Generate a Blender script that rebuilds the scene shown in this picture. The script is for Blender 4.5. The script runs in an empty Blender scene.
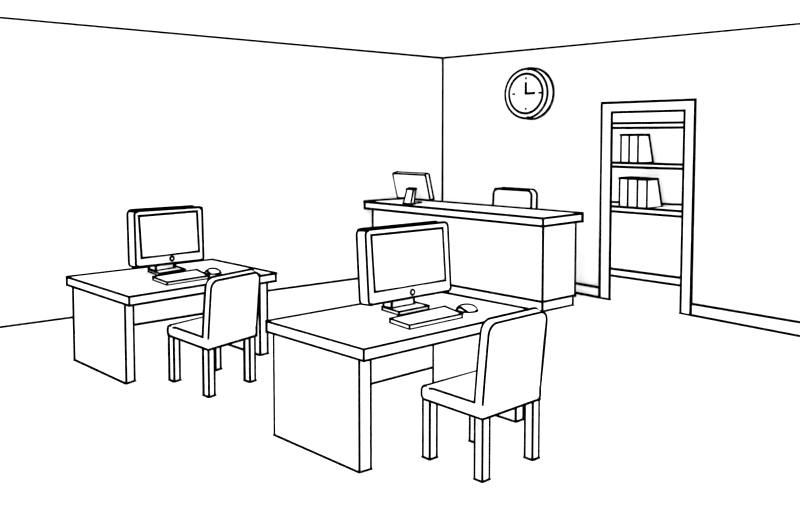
import bpy, bmesh, math
from mathutils import Vector, Matrix
from mathutils.bvhtree import BVHTree

scn = bpy.context.scene
C = scn.collection

# ------------------------------------------------------------------ camera
F_PX, PITCH, PSI, PPY = 832.5364, 0.0571, 0.8284, 182.55
cam_d = bpy.data.cameras.new('camera')
cam = bpy.data.objects.new('camera', cam_d)
C.objects.link(cam)
cam.location = (0, 0, 1.95)
cam.rotation_euler = (math.pi / 2 - PITCH, 0, PSI - math.pi / 2)
cam_d.sensor_width = 36
cam_d.lens = F_PX / 800 * 36
cam_d.shift_y = -(261.5 - PPY) / 800
cam_d.clip_start = .05
cam_d.clip_end = 200
scn.camera = cam
FWD = Vector((math.cos(PSI), math.sin(PSI), 0))
BURIED = 1.35
PEN = 0.00170            # drawn line half width per metre of viewing distance

# ------------------------------------------------------------------ light
wd = bpy.data.worlds.new('white_sky')
scn.world = wd
wd.use_nodes = True
wd.node_tree.nodes['Background'].inputs[0].default_value = (1, 1, 1, 1)
wd.node_tree.nodes['Background'].inputs[1].default_value = 1.0
scn.view_settings.view_transform = 'Standard'
scn.view_settings.look = 'None'
scn.view_settings.exposure = 1.25
scn.view_settings.gamma = 1
scn.view_settings.use_curve_mapping = False


# the room is all white, so its light is carried by many bounces
scn.cycles.max_bounces = 64
scn.cycles.diffuse_bounces = 64
scn.cycles.use_fast_gi = False


# ------------------------------------------------------------------ materials
def paper(name, scale):
    """white drawing-paper finish with a very faint procedural grain"""
    m = bpy.data.materials.new(name)
    m.use_nodes = True
    nt = m.node_tree
    b = nt.nodes['Principled BSDF']
    n = nt.nodes.new('ShaderNodeTexNoise')
    n.inputs['Scale'].default_value = scale
    r = nt.nodes.new('ShaderNodeValToRGB')
    r.color_ramp.elements[0].color = (.996, .996, .996, 1)
    r.color_ramp.elements[1].color = (1, 1, 1, 1)
    nt.links.new(n.outputs['Fac'], r.inputs['Fac'])
    nt.links.new(r.outputs['Color'], b.inputs['Base Color'])
    b.inputs['Roughness'].default_value = 1
    b.inputs['Specular IOR Level'].default_value = 0
    return m


def ink(name):
    m = bpy.data.materials.new(name)
    m.use_nodes = True
    b = m.node_tree.nodes['Principled BSDF']
    b.inputs['Base Color'].default_value = (.0002, .0002, .0002, 1)
    b.inputs['Roughness'].default_value = 1
    b.inputs['Specular IOR Level'].default_value = 0
    return m


WALL, FURN, DEVICE = paper('white_wall_paper', 2), paper('white_furniture_paper', 9), paper('white_device_paper', 25)
INK = ink('black_pen_line')


# ------------------------------------------------------------------ helpers
KX, KY, KZ = 8.68, 8.54, 3.077          # the room's corner
def wall_l(x): return KY + (KX - x) * .0547      # y of the long left wall
def wall_r(y): return KX - (KY - y) * .0835      # x of the right wall
def ceil_z(x, y): return KZ + .0077 * (KX - x) - .0117 * (KY - y)

class Part:
    """one mesh: white faces (slot 0) and pen lines along its edges (slot 1).
    Coordinates are given in world metres and stored relative to `origin`."""
    def __init__(s, origin=(0, 0, 0), pen=1.0):
        s.bm = bmesh.new()
        s.o = Vector(origin)
        s.pen = pen
        s.todo = []

    def r(s, p):
        d = (Vector(p) - Vector((0, 0, 1.95))).dot(FWD)
        return PEN * s.pen * max(d, 1.5)

    def face(s, pts, mi=0):
        vs = [s.bm.verts.new(Vector(p) - s.o) for p in pts]
        f = s.bm.faces.new(vs)
        f.material_index = mi
        return f

    def hull_loops(s, A, B, capA=True, capB=True):
        """skin between two loops with the same count, with caps"""
        n = len(A)
        va = [s.bm.verts.new(Vector(p) - s.o) for p in A]
        vb = [s.bm.verts.new(Vector(p) - s.o) for p in B]
        for i in range(n):
            j = (i + 1) % n
            s.bm.faces.new((va[i], va[j], vb[j], vb[i]))
        if capA: s.bm.faces.new(va[::-1])
        if capB: s.bm.faces.new(vb)

    def prism(s, quad, z0, z1, edges='all', lift=0):
        """footprint polygon extruded from z0 to z1; z may be a list per corner"""
        n = len(quad)
        za = z0 if isinstance(z0, (list, tuple)) else [z0] * n
        zb = z1 if isinstance(z1, (list, tuple)) else [z1] * n
        A = [Vector((q[0], q[1], za[i])) for i, q in enumerate(quad)]
        B = [Vector((q[0], q[1], zb[i])) for i, q in enumerate(quad)]
        s.hull_loops(A, B)
        if edges == 'none': return A, B
        for i in range(n):
            j = (i + 1) % n
            s.line([A[i], B[i]])
            if edges in ('all', 'notop'): s.line([A[i] + Vector((0, 0, lift)), A[j] + Vector((0, 0, lift))])
            if edges in ('all', 'nobottom'): s.line([B[i], B[j]])
        return A, B

    def box8(s, A, B, edges=True):
        s.hull_loops(A, B)
        if edges:
            n = len(A)
            for i in range(n):
                j = (i + 1) % n
                s.line([A[i], A[j]]); s.line([B[i], B[j]]); s.line([A[i], B[i]])

    def line(s, pts, closed=False, pen=1.0, ext=.6):
        s.todo.append(([Vector(p) for p in pts], closed, pen, ext))

    def half_buried(s, a, b, r, tree):
        """True where the part itself, a wall or the floor swallows one half of the rod"""
        m = (a + b) / 2
        eye = Vector((0, 0, 1.95))
        d = m - eye
        side = d.cross(b - a)
        if side.length < 1e-9: return False
        side.normalize()
        seen = 0
        for sg in (1, -1):
            q = m + side * r * .8 * sg
            v = q - eye
            L = v.length
            hit = tree.ray_cast(eye - s.o, v.normalized(), L - r * 1.2)[0] is not None
            inside = q.z < 0 or q.y > wall_l(q.x) or (wall_r(q.y) - .5 < q.x < 8.9 and q.x > wall_r(q.y) and not (4.45 < q.y < 5.65))
            seen += not (hit or inside)
        return seen == 1

    def rods(s):
        s.bm.verts.ensure_lookup_table()
        tree = BVHTree.FromBMesh(s.bm)
        for pts, closed, pen, ext in s.todo:
            n = len(pts)
            segs = [(pts[i], pts[(i + 1) % n]) for i in range(n if closed else n - 1)]
            f = [BURIED if s.half_buried(a, b, s.r(a) * pen, tree) else 1.0 for a, b in segs]
            w = []
            for i in range(n):
                if closed: w.append((f[i - 1] + f[i]) / 2)
                else: w.append(f[0] if i == 0 else f[-1] if i == n - 1 else (f[i - 1] + f[i]) / 2)
            if closed: w = [sum(w[(i + k) % n] for k in range(-3, 4)) / 7 for i in range(n)]
            s.rod(pts, closed, pen, ext, w)

    def rod(s, pts, closed, pen, ext, wid):
        """pen line: a round rod along a polyline, mitred at its bends"""
        P = [Vector(p) for p in pts]
        n = len(P)
        if n < 2: return
        rings = []
        N = 8
        up_prev = None
        for i in range(n):
            if closed:
                d0 = (P[i] - P[i - 1]).normalized(); d1 = (P[(i + 1) % n] - P[i]).normalized()
            else:
                d0 = (P[i] - P[i - 1]).normalized() if i else (P[1] - P[0]).normalized()
                d1 = (P[i + 1] - P[i]).normalized() if i < n - 1 else d0
            t = d0 + d1
            t = t.normalized() if t.length > 1e-6 else d1
            r = s.r(P[i]) * pen * wid[i]
            c = P[i].copy()
            if not closed and i == 0: c -= d1 * r * ext
            if not closed and i == n - 1: c += d0 * r * ext
            if up_prev is None:
                a = Vector((0, 0, 1)) if abs(t.z) < .9 else Vector((1, 0, 0))
            else:
                a = up_prev
            u = (a - t * a.dot(t))
            if u.length < 1e-5:
                a = Vector((1, 0, 0)) if abs(t.x) < .9 else Vector((0, 1, 0))
                u = a - t * a.dot(t)
            u.normalize()
            w = t.cross(u)
            up_prev = u
            cosb = max(.5, math.sqrt(max(0, (1 + d0.dot(d1)) / 2)))
            bend = (d1 - d0)
            bn = bend.normalized() if bend.length > 1e-5 else None
            ring = []
            for k in range(N):
                an = 2 * math.pi * k / N
                v = (u * math.cos(an) + w * math.sin(an)) * r
                if bn is not None:
                    v += bn * v.dot(bn) * (1 / cosb - 1)
                ring.append(s.bm.verts.new(c + v - s.o))
            rings.append(ring)
        m = n if closed else n - 1
        for i in range(m):
            A, B = rings[i], rings[(i + 1) % n]
            # closest rotation for the closing seam
            off = 0
            if closed and i == n - 1:
                off = min(range(N), key=lambda q: (A[0].co - B[q].co).length)
            for k in range(N):
                f = s.bm.faces.new((A[k], A[(k + 1) % N], B[(k + 1 + off) % N], B[(k + off) % N]))
                f.material_index = 1
        if not closed:
            f = s.bm.faces.new(rings[0][::-1]); f.material_index = 1
            f = s.bm.faces.new(rings[-1]); f.material_index = 1

    def build(s, name, mat, parent=None, label=None, **props):
        s.rods()
        bmesh.ops.recalc_face_normals(s.bm, faces=s.bm.faces)
        me = bpy.data.meshes.new(name)
        s.bm.to_mesh(me)
        s.bm.free()
        me.materials.append(mat)
        me.materials.append(INK)
        o = bpy.data.objects.new(name, me)
        C.objects.link(o)
        if parent: o.parent = parent
        else: o.location = s.o
        if label: o['label'] = label
        for k, v in props.items(): o[k] = v
        return o


def thing(name, label, cat, loc, group=None):
    o = bpy.data.objects.new(name, None)
    C.objects.link(o)
    o.location = loc
    o.empty_display_size = .2
    o['label'] = label
    o['category'] = cat
    if group: o['group'] = group
    return o


def arc(cx, cy, r, a0, a1, n=6):
    return [(cx + r * math.cos(math.radians(a0 + (a1 - a0) * i / n)),
             cy + r * math.sin(math.radians(a0 + (a1 - a0) * i / n))) for i in range(n + 1)]


def rrect(x0, x1, z0, z1, rt, rb):
    """rounded rectangle, counter-clockwise from the lower right corner"""
    return (arc(x1 - rb, z0 + rb, rb, -90, 0) + arc(x1 - rt, z1 - rt, rt, 0, 90) +
            arc(x0 + rt, z1 - rt, rt, 90, 180) + arc(x0 + rb, z0 + rb, rb, 180, 270))


# ------------------------------------------------------------------ the room
XN, YN = -1.6, -1.6                      # the floor runs on under the viewer
XL, YR = -.2, .6                         # near ends of the two walls, out of view
p = Part()
XB = 9.871
p.prism([(XN, YN), (wall_r(YN), YN), (wall_r(4.2), 4.2), (XB + .1, 4.2), (XB + .1, 7.3), (wall_r(7.3), 7.3), (KX, KY), (XN, wall_l(XN))], -.05, 0, 'none')
p.build('floor', WALL, kind='structure')

p = Part()
q = [(XL, wall_l(XL)), (wall_r(YR), YR), (KX, KY)]
zc = [ceil_z(*a) for a in q]
p.prism(q, zc, [z + .05 for z in zc], 'none')
p.build('ceiling', WALL, kind='structure')

p = Part()
q = [(XL, wall_l(XL)), (KX, KY), (KX + .02, KY + .05), (XL, wall_l(XL) + .05)]
p.prism(q, 0, [ceil_z(q[0][0], q[0][1]), KZ, KZ, ceil_z(q[0][0], q[0][1])], 'none')
def lpt(x, z=None): return (x, wall_l(x), ceil_z(x, wall_l(x)) if z is None else z)
p.line([lpt(XL), lpt(2), lpt(5), lpt(KX)], pen=1.05)
p.line([lpt(XL, 0), lpt(2, 0), lpt(5, 0), lpt(KX, 0)], pen=1.45)
p.line([(KX, KY, 0), (KX, KY, KZ)], pen=1.1)
p.build('wall_left', WALL, kind='structure')

# right wall with the doorway cut out of it
DO_L, DO_R, DI_L, DI_R, ZO, ZI = 5.656, 4.430, 5.510, 4.555, 2.325, 2.2125
TH = .06
p = Part()
def rseg(y0, y1, z0, z1t=None, th=TH):
    q = [(wall_r(y0), y0), (wall_r(y1), y1), (wall_r(y1) + th, y1), (wall_r(y0) + th, y0)]
    if z1t is None: z1 = [ceil_z(*q[0]), ceil_z(*q[1]), ceil_z(*q[1]), ceil_z(*q[0])]
    else: z1 = z1t
    p.prism(q, z0, z1, 'none')
rseg(YR, DI_R - .06, 0); rseg(DI_L + .06, KY, 0); rseg(DI_R - .06, DI_L + .06, ZI + .05)
def rpt(y, z=None, d=0): return (wall_r(y) - d, y, ceil_z(wall_r(y), y) if z is None else z)
p.line([rpt(YR), rpt(2), rpt(5), rpt(KY)])
p.build('wall_right', WALL, kind='structure')

# flat casing round the doorway
p = Part()
CT = .012
def cpt(y, z): return rpt(y, z, CT)
outer = [cpt(DO_L - .002, 0), cpt(DO_L + .003, ZO), cpt(DO_R - .003, ZO), cpt(DO_R + .002, 0)]
inner = [cpt(DI_L - .002, 0), cpt(DI_L + .002, ZI), cpt(DI_R - .002, ZI), cpt(DI_R + .002, 0)]
for i in range(3):
    A = [outer[i], outer[i + 1], inner[i + 1], inner[i]]
    B = [(a[0] + CT, a[1], a[2]) for a in A]
    p.hull_loops(A, B)
p.line([inner[0], outer[0], outer[1], outer[2], outer[3], inner[3]])
p.line([inner[0], inner[1], inner[2], inner[3]])
p.build('door_1', WALL, kind='structure')

def baseboard(y0, y1, z0, z1, name):
    p = Part()
    q = [(wall_r(y0) - CT, y0), (wall_r(y1) - CT, y1), (wall_r(y1), y1), (wall_r(y0), y0)]
    p.prism(q, 0, [z0, z1, z1, z0], 'none')
    ym = (y0 + y1) / 2
    p.line([rpt(y0, z0, CT), rpt(ym, (z0 + z1) / 2, CT), rpt(y1, z1, CT)])
    p.line([rpt(y0, 0, CT), rpt(ym, 0, CT), rpt(y1, 0, CT)], pen=1.2)
    p.build(name, WALL, kind='structure')
baseboard(DO_L, KY - .03, .129, .122, 'baseboard_right')
baseboard(YR, DO_R, .165, .132, 'baseboard_near')

# the store room seen through the doorway
p = Part()
p.prism([(XB, 4.2), (XB + .05, 4.2), (XB + .05, 7.3), (XB, 7.3)], 0, 2.9, 'none')
p.build('wall_back', WALL, kind='structure')
p = Part()
p.prism([(XB - CT, 4.2), (XB, 4.2), (XB, 7.3), (XB - CT, 7.3)], 0, [.115, .115, .106, .106], 'none')
p.line([(XB - CT, 4.2, .115), (XB - CT, 7.3, .106)])
p.line([(XB - CT, 4.2, 0), (XB - CT, 7.3, 0)], pen=1.2)
p.build('baseboard_back', WALL, kind='structure')

SHX = 9.44
def shelf(zt, zb, label, back):
    p = Part((SHX + .2, 5.75, zb))
    p.prism([(SHX, 4.2), (XB, 4.2), (XB, 7.3), (SHX, 7.3)], zb, zt, 'none')
    p.line([(SHX, 4.2, zt), (SHX, 7.3, zt)])
    p.line([(SHX, 4.2, zb), (SHX, 7.3, zb)])
    if back: p.line([(XB - .01, 4.2, zt + .075), (XB - .01, 7.3, zt - .002)], pen=.8)
    o = p.build('wall_shelf', FURN)
    o['label'] = label; o['category'] = 'shelf'; o['group'] = 'wall shelves seen through the doorway'
shelf(2.103, 2.041, 'empty white wall shelf at the very top of the doorway opening', False)
shelf(1.588, 1.535, 'middle white wall shelf in the doorway holding two binders', False)
shelf(1.013, .947, 'lowest white wall shelf in the doorway holding three binders', True)

def binder(y0, y1, z0, z1, label, group):
    X = SHX + .012
    p = Part((X + .15, (y0 + y1) / 2, z0), pen=.8)
    db, dt = .36, .25
    A = [(X, y0, z0), (X + db, y0, z0), (X + dt, y0, z1), (X, y0, z1)]
    B = [(a[0], y1, a[2]) for a in A]
    p.box8(A, B)
    o = p.build('binder', FURN)
    o['label'] = label; o['category'] = 'binder'; o['group'] = group
g = 'binders on the middle shelf'
binder(6.046, 5.926, 1.590, 1.948, 'left one of the two white binders on the middle shelf', g)
binder(5.924, 5.797, 1.590, 1.948, 'right one of the two white binders on the middle shelf, slanted cover showing', g)
g = 'binders on the lowest shelf'
binder(6.058, 5.936, 1.015, 1.386, 'leftmost of the three white binders on the lowest shelf', g)
binder(5.934, 5.796, 1.015, 1.383, 'middle one of the three white binders on the lowest shelf', g)
binder(5.794, 5.658, 1.015, 1.380, 'rightmost of the three binders on the lowest shelf, slanted cover showing', g)

# ------------------------------------------------------------------ wall clock
def clock():
    cy, cz, d = 6.776, 2.478, .12
    n = Vector((-1, .0835, 0)).normalized()
    u = Vector((.0835, 1, 0)).normalized()      # to the left in the photo
    base = Vector((wall_r(cy), cy, cz)) + n * .004
    t = thing('wall_clock', 'round white wall clock reading three, hung high on the right wall', 'clock', base)
    def ell(rh, rv, off, N=56, du=0, dz=0):
        return [base + n * off + u * (rh * math.cos(2 * math.pi * i / N) + du) + Vector((0, 0, rv * math.sin(2 * math.pi * i / N) + dz)) for i in range(N)]
    rh, rv = .368, .314
    p = Part(base)
    p.hull_loops(ell(rh, rv, 0), ell(rh, rv, d))
    p.line(ell(rh, rv, .016), True, pen=1.0); p.line(ell(rh, rv, d), True, pen=.92)
    # short ribs across the rim where it turns away at the top and the bottom
    for a in (97, 263):
        c, s_ = math.cos(math.radians(a)), math.sin(math.radians(a))
        p.line([base + n * o_ + u * rh * c + Vector((0, 0, rv * s_)) for o_ in (0, d)])
    p.build('clock_case', DEVICE, t)
    p = Part(base)
    p.hull_loops(ell(.291, .251, d), ell(.291, .251, d + .004))
    p.line(ell(.291, .251, d + .003), True)
    p.build('clock_face', DEVICE, t)
    c = base + n * (d + .012) - u * .010
    for nm, v in (('minute_hand', Vector((0, 0, .142))), ('hour_hand', u * -.152)):
        p = Part(base)
        o_ = v.normalized() * .008
        p.line([c - o_, c + v], pen=.95, ext=.2)
        p.build(nm, INK, t)
    for v0, v1 in ((Vector((0, 0, .182)), Vector((0, 0, .206))), (Vector((0, 0, -.182)), Vector((0, 0, -.206))),
                   (u * .195, u * .228), (u * -.225, u * -.262)):
        p = Part(base)
        p.line([c + v0, c + v1], pen=.75, ext=.2)
        p.build('hour_mark', INK, t)
clock()

# ------------------------------------------------------------------ desks
def desk(label, top, z0, z1, pl, pr, mod, mz):
    cx = sum(q[0] for q in top) / 4; cy = sum(q[1] for q in top) / 4
    o = (cx, cy, 0)
    t = thing('office_desk', label, 'desk', o, 'white office desks')
    p = Part(o); p.prism(top, z0, z1); p.build('desktop', FURN, t)
    for q in (pl, pr):
        p = Part(o); p.prism(q, 0, z0 - .001, 'notop'); p.build('side_panel', FURN, t)
    p = Part(o); A, B = p.prism(mod, mz, z0 - .001, 'none')
    p.line([A[0], A[1]]); p.line([A[2], A[3]])
    p.build('modesty_panel', FURN, t)
    return t
desk('large white desk in the foreground with a computer on it',
     [(2.988, 3.560), (4.526, 3.560), (4.514, 4.534), (2.979, 4.527)], .673, .74,
     [(3.010, 3.627), (3.091, 3.621), (3.076, 4.456), (2.989, 4.462)],
     [(4.335, 3.562), (4.414, 3.564), (4.414, 4.357), (4.335, 4.357)],
     [(3.079, 4.359), (4.40, 4.359), (4.40, 4.381), (3.079, 4.381)], .213)
desk('smaller white desk further back on the left with a computer on it',
     [(2.744, 6.063), (4.186, 6.212), (4.178, 7.306), (2.733, 7.274)], .642, .71,
     [(2.762, 6.182), (2.843, 6.211), (2.817, 7.150), (2.735, 7.145)],
     [(4.000, 6.188), (4.083, 6.197), (4.070, 7.060), (3.985, 7.053)],
     [(2.822, 7.055), (4.04, 7.062), (4.04, 7.082), (2.821, 7.075)], .248)

# ------------------------------------------------------------------ chairs at the desks
def chair(label, near, U, V, group, z_top=.918, wide=.012, far_leg=(.405, .412)):
    """U runs along the backrest, V from the backrest towards the front of the seat"""
    U = Vector((U[0], U[1], 0)); V = Vector((V[0], V[1], 0))
    W_, D_ = .516, .489
    W0 = W_
    near = Vector((near[0], near[1], 0))
    def M(a, b, z): return near + U * (a / W0) + V * (b / D_) + Vector((0, 0, z))
    org = M(W_ / 2, D_ / 2, 0)
    t = thing('desk_chair', label, 'chair', org, group)
    S0, S1 = .360, .440
    W_ = W0 + wide
    # seat: side profile in (b, z), extruded along a
    prof = [(.004, S0)] + arc(.474, S0 + .028, .028, -90, 0, 4) + arc(.466, S1 - .03, .036, 10, 90, 5) + [(.07, S1 + .002), (.004, S1 + .002)]
    p = Part(org)
    A = [M(0, b, z) for b, z in prof]; B = [M(W_, b, z) for b, z in prof]
    p.hull_loops(A, B)
    front = [(.002, S0)] + arc(.474, S0 + .028, .028, -90, 0, 4) + arc(.466, S1 - .03, .036, 10, 90, 5)
    p.line([M(0, b, z) for b, z in front] + [M(W_ - .03, .463, S1), M(W_, .44, S1 - .006)])
    p.line([M(W_, b, z) for b, z in front])
    p.line([M(0, .432, S1 - .004), M(0, .40, S1 + .002), M(0, .062, S1 + .002)], ext=.3)
    p.line([M(W_, .43, S1), M(W_, .07, S1)])
    p.line([M(0, .001, S0), M(W_ - .012, .001, S0), M(W_, .001, S0 + .02), M(W_, .001, S1)])
    p.line([M(0, .46, S0), M(W_, .46, S0)])
    p.build('seat', FURN, t)
    # backrest: leaning slab with rounded upper corners
    zt = z_top
    def front_b(z): return .062 - max(0, z - S1) * .085 - .012 * max(0, (z - S1) / (zt - S1)) ** 2
    def rear_b(z): return .001 - max(0, z - S1 + .01) * .088 - .006 * max(0, (z - S1) / (zt - S1)) ** 2
    zs = S1 + .001
    def outline(rt):
        right = [(W_, zs + (zt - rt - zs) * i / 5) for i in range(5)]
        left = [(0, zs + (zt - rt - zs) * (4 - i) / 5) for i in range(5)]
        return right + arc(W_ - rt, zt - rt, rt, 0, 90, 7) + arc(rt, zt - rt, rt, 90, 180, 7) + left
    ol = outline(.062)
    p = Part(org)
    A = [M(a, front_b(z), z) for a, z in ol]
    B = [M(a, rear_b(z), z - .012 * max(0, (z - S1) / (zt - S1))) for a, z in ol]
    p.hull_loops(A, B)
    p.line(A, ext=.2)
    p.line(B, ext=.2)
    # rib over the rounded shoulder between front and rear rims
    k = 5 + 3
    p.line([A[k], B[k]])
    p.build('backrest', FURN, t)
    L = .059
    W_ = W0
    for (a, b) in ((0, 0), (W_ - L, 0), (0, D_ - L), far_leg):
        p = Part(org)
        q = [M(a, b, 0), M(a + L, b, 0), M(a + L, b + L, 0), M(a, b + L, 0)]
        p.prism([(v.x, v.y) for v in q], 0, S0 - .001, 'notop')
        p.build('leg', FURN, t)
g = 'white chairs at the two desks'
chair('white chair with its back to the viewer at the large foreground desk', (3.433, 3.058), (.516, .009), (.011, .489), g)
chair('white chair with its back to the viewer at the smaller left desk', (3.068, 5.442), (.485, .133), (-.004, .607), g, .890, .024, (.428, .390))

# ------------------------------------------------------------------ computers
def computer(label, base_quad, zb, neck, x0, x1, y0, zlo, zhi, tau, th, scr, btn, rb=.035):
    cx = (base_quad[0][0] + base_quad[1][0]) / 2; cy = (base_quad[0][1] + base_quad[2][1]) / 2
    o = (cx, cy, zb)
    t = thing('computer_monitor', label, 'monitor', o, 'computers on the desks')
    p = Part(o, pen=.85); p.prism(base_quad, zb + .001, zb + .026, lift=.001); p.build('stand_base', DEVICE, t)
    p = Part(o); p.prism(neck, zb + .027, zlo - .003, 'all'); p.build('stand_neck', DEVICE, t)
    def FP(x, z, d=0):      # point of the leaning front plane, d metres behind it
        return Vector((x, y0 + (z - .85) * math.tan(tau) + d * math.cos(tau), z - d * math.sin(tau)))
    ol = rrect(x0, x1, zlo, zhi, rb, rb * .8)
    A = [FP(x, z) for x, z in ol]; B = [FP(x, z, th) for x, z in ol]
    p = Part(o); p.hull_loops(A, B); p.line(A, True); p.line(B, True)
    for k in (7 + 3, 14 + 2, 21 + 5, 3):     # ribs across the rounded corners
        p.line([A[k], B[k]])
    case = p.build('casing', DEVICE, t)
    p = Part(o)
    s = [scr[0], scr[1], scr[2], scr[3]]
    A = [FP(x, z, -.004) for x, z in s]; B = [FP(x, z, .002) for x, z in s]
    p.hull_loops(A, B); p.line(A, True)
    p.build('screen', DEVICE, case)
    p = Part(o)
    N = 20
    R = btn[2]
    c1 = [FP(btn[0] + R * math.cos(2 * math.pi * i / N), btn[1] + R * math.sin(2 * math.pi * i / N), -.006) for i in range(N)]
    c2 = [FP(btn[0] + R * math.cos(2 * math.pi * i / N), btn[1] + R * math.sin(2 * math.pi * i / N), .002) for i in range(N)]
    p.hull_loops(c1, c2); p.line(c1, True, pen=.8)
    p.build('power_button', DEVICE, case)
computer('computer monitor with blank screen on the large foreground desk',
         [(3.729, 4.074), (4.009, 4.079), (4.027, 4.236), (3.757, 4.273)], .74,
         [(3.765, 4.186), (3.974, 4.187), (3.98, 4.262), (3.757, 4.262)],
         3.544, 4.324, 4.17, .822, 1.320, .07, .09,
         [(3.598, .903), (4.269, .903), (4.265, 1.280), (3.590, 1.282)], (3.940, .859, .018))
computer('computer monitor with blank screen on the smaller left desk',
         [(3.345, 6.770), (3.614, 6.822), (3.640, 7.045), (3.382, 7.050)], .71,
         [(3.375, 6.896), (3.575, 6.950), (3.58, 7.03), (3.380, 7.03)],
         3.190, 3.850, 6.90, .792, 1.284, .03, .13,
         [(3.244, .868), (3.804, .876), (3.794, 1.247), (3.229, 1.239)], (3.532, .835, .018))

def keyboard(label, quad, z):
    o = (sum(q[0] for q in quad) / 4, sum(q[1] for q in quad) / 4, z)
    p = Part(o, pen=.85); p.prism(quad, z + .001, z + .029, lift=.001)
    k = p.build('keyboard', DEVICE)
    k['label'] = label; k['category'] = 'keyboard'; k['group'] = 'keyboards on the desks'
keyboard('flat white keyboard in front of the monitor on the large foreground desk',
         [(3.503, 3.730), (3.982, 3.734), (4.064, 3.973), (3.537, 3.947)], .74)
keyboard('flat white keyboard in front of the monitor on the smaller left desk',
         [(3.183, 6.305), (3.595, 6.357), (3.668, 6.694), (3.212, 6.613)], .71)

def mouse(label, c, z, a, b, h):
    e1 = Vector((math.sin(PSI), -math.cos(PSI), 0)); e2 = Vector((-math.cos(PSI), -math.sin(PSI), 0))   # right, and towards the chair
    c = Vector((c[0], c[1], z + .001))
    N = 28
    def P(al, el, k=1.0):
        ce, se = math.cos(el), math.sin(el)
        return c + (e1 * a * math.cos(al) * ce + e2 * b * math.sin(al) * ce + Vector((0, 0, h * se))) * k
    p = Part(tuple(c))
    rows = []
    for j in range(6):
        el = math.pi / 2 * j / 6
        rows.append([p.bm.verts.new(P(2 * math.pi * i / N, el) - p.o) for i in range(N)])
    top = p.bm.verts.new(P(0, math.pi / 2) - p.o)
    for j in range(5):
        for i in range(N):
            p.bm.faces.new((rows[j][i], rows[j][(i + 1) % N], rows[j + 1][(i + 1) % N], rows[j + 1][i]))
    for i in range(N): p.bm.faces.new((rows[5][i], rows[5][(i + 1) % N], top))
    p.bm.faces.new(rows[0][::-1])
    p.line([P(2 * math.pi * i / N, 0) for i in range(N)], True, pen=1.15)
    # seam over the crown, then the curved seam of the buttons
    p.line([P(0 + (math.pi) * 0, 0)] + [P(-.12, math.pi * k / 18) for k in range(1, 9)] + [P(math.pi + .12, math.pi * k / 18) for k in range(9, 0, -1)] + [P(math.pi, 0)], pen=.9)
    seam = [(math.pi * .99, .10), (math.pi * .93, .55), (math.pi * .80, .72), (math.pi * .66, .55), (math.pi * .55, .30), (math.pi * .48, .05)]
    p.line([P(al, el, 1.01) for al, el in seam], pen=.9)
    o = p.build('computer_mouse', DEVICE)
    o['label'] = label; o['category'] = 'mouse'; o['group'] = 'mice on the desks'
mouse('oval computer mouse beside the keyboard on the large foreground desk', (4.182, 3.876), .74, .068, .080, .040)
mouse('oval computer mouse beside the keyboard on the smaller left desk', (3.770, 6.590), .71, .063, .080, .040)

# ------------------------------------------------------------------ reception counter
o = (7.60, 7.05, 0)
t = thing('reception_counter', 'long white reception counter with overhanging top in front of the corner', 'counter', o)
Z1, Z0, ZK = 1.047, .960, .113
p = Part(o); p.prism([(7.214, 5.570), (7.987, 5.609), (7.922, 8.565), (7.239, 8.589)], Z0, Z1); p.build('countertop', FURN, t)
p = Part(o)
q = [(7.295, 5.630), (7.34, 5.630), (7.34, 8.49), (7.295, 8.49)]
A, B = p.prism(q, ZK, Z0 - .001, 'none')
p.line([A[0], B[0]]); p.line([A[3], B[3]]); p.line([A[3], A[0]])
p.build('front_panel', FURN, t)
for ya, yb, near in ((5.630, 5.670, True), (8.45, 8.49, False)):
    p = Part(o)
    q = [(7.341, ya), (7.876, ya - .01), (7.876, yb), (7.341, yb)]
    A, B = p.prism(q, ZK if near else 0, Z0 - .001, 'none')
    p.line([A[1], B[1]])
    p.line([(7.295, ya, A[0].z), A[1]])
    p.line([A[1], A[2]]); p.line([A[2], B[2]])
    p.build('side_panel', FURN, t)
p = Part(o)
q = [(7.295, 5.630), (7.838, 5.620), (7.838, 5.66), (7.335, 5.67), (7.335, 8.449), (7.295, 8.449)]
A, B = p.prism(q, 0, ZK - .001, 'none')
p.line([A[5], A[0], A[1], A[2]]); p.line([A[0], B[0]]); p.line([A[1], B[1]])
p.build('plinth', FURN, t)

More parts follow.
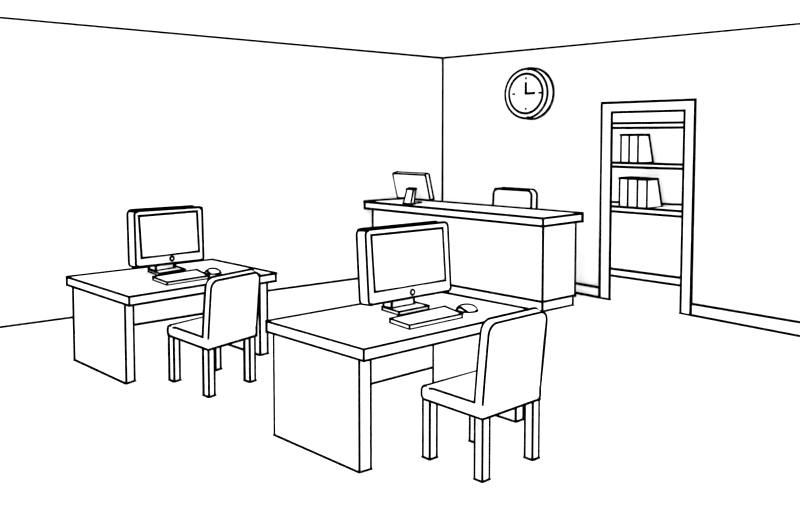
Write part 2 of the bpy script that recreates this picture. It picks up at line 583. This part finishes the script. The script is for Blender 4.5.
# monitor on the counter, its back to the viewer, leaning
zc = Z1
o = (7.60, 8.05, zc)
t = thing('counter_monitor', 'small monitor seen from behind, tilted back on the reception counter', 'monitor', o)
upv = Vector((-.090, 0, .335)); nrm = Vector((.966, 0, .26)).normalized() * .065
def bk(y, k): return Vector((7.713, y, 1.089)) + upv * k
yl, yr = 8.455, 7.816
A = [bk(yl, 0), bk(yr, 0), bk(yr, .97), bk(yr + .02, 1), bk(yl - .02, 1), bk(yl, .97)]
B = [a + nrm for a in A]
p = Part(o, pen=.75); p.hull_loops(A, B); p.line(A, True); p.line(B, True)
for k in (0, 1, 3, 4): p.line([A[k], B[k]])
case = p.build('casing', DEVICE, t)
p = Part(o, pen=.9)
S = [bk(yl - .05, .1), bk(yr + .05, .1), bk(yr + .05, .9), bk(yl - .05, .9)]
p.hull_loops([s + nrm for s in S], [s + nrm * 1.04 for s in S]); p.line([s + nrm * 1.04 for s in S], True)
p.build('screen', DEVICE, case)
p = Part(o, pen=.75)
A = [(7.35, 7.945, zc + .012), (7.35, 7.805, zc + .012), (7.605, 8.025, 1.222), (7.605, 8.150, 1.222)]
B = [(7.41, 7.945, zc + .012), (7.41, 7.805, zc + .012), (7.645, 8.025, 1.232), (7.645, 8.150, 1.232)]
p.box8([Vector(a) for a in A], [Vector(b) for b in B])
p.build('stand_leg', DEVICE, t)
p = Part(o, pen=.5)
p.prism([(7.35, 7.80), (7.66, 7.93), (7.66, 8.00), (7.35, 7.95)], zc + .001, zc + .012)
p.build('stand_base', DEVICE, t)

# chair behind the counter (its seat runs in under the counter top)
X0, XT = 8.175, .105
o = (8.02, 6.81, 0)
t = thing('reception_chair', 'tall white chair behind the reception counter, only its backrest showing', 'chair', o)
ol = rrect(6.508, 7.125, .66, 1.256, .065, .02)
def lean(z): return (z - .66) * .03
A = [Vector((X0 + lean(z), y - (1.256 - z) * -.03 if y > 6.8 else y, z)) for y, z in ol]
B = [a + Vector((XT, 0, 0)) for a in A]
p = Part(o, pen=.95); p.hull_loops(A, B); p.line(A, True); p.line(B, True)
p.line([A[7 + 4], B[7 + 4]])
p.build('backrest', FURN, t)
p = Part(o); p.prism([(7.78, 6.53), (8.26, 6.53), (8.26, 7.10), (7.78, 7.10)], .58, .659); p.build('seat', FURN, t)
for x, y in ((7.79, 6.54), (8.19, 6.54), (7.79, 7.03), (8.19, 7.03)):
    p = Part(o); p.prism([(x, y), (x + .06, y), (x + .06, y + .06), (x, y + .06)], 0, .579, 'notop'); p.build('leg', FURN, t)
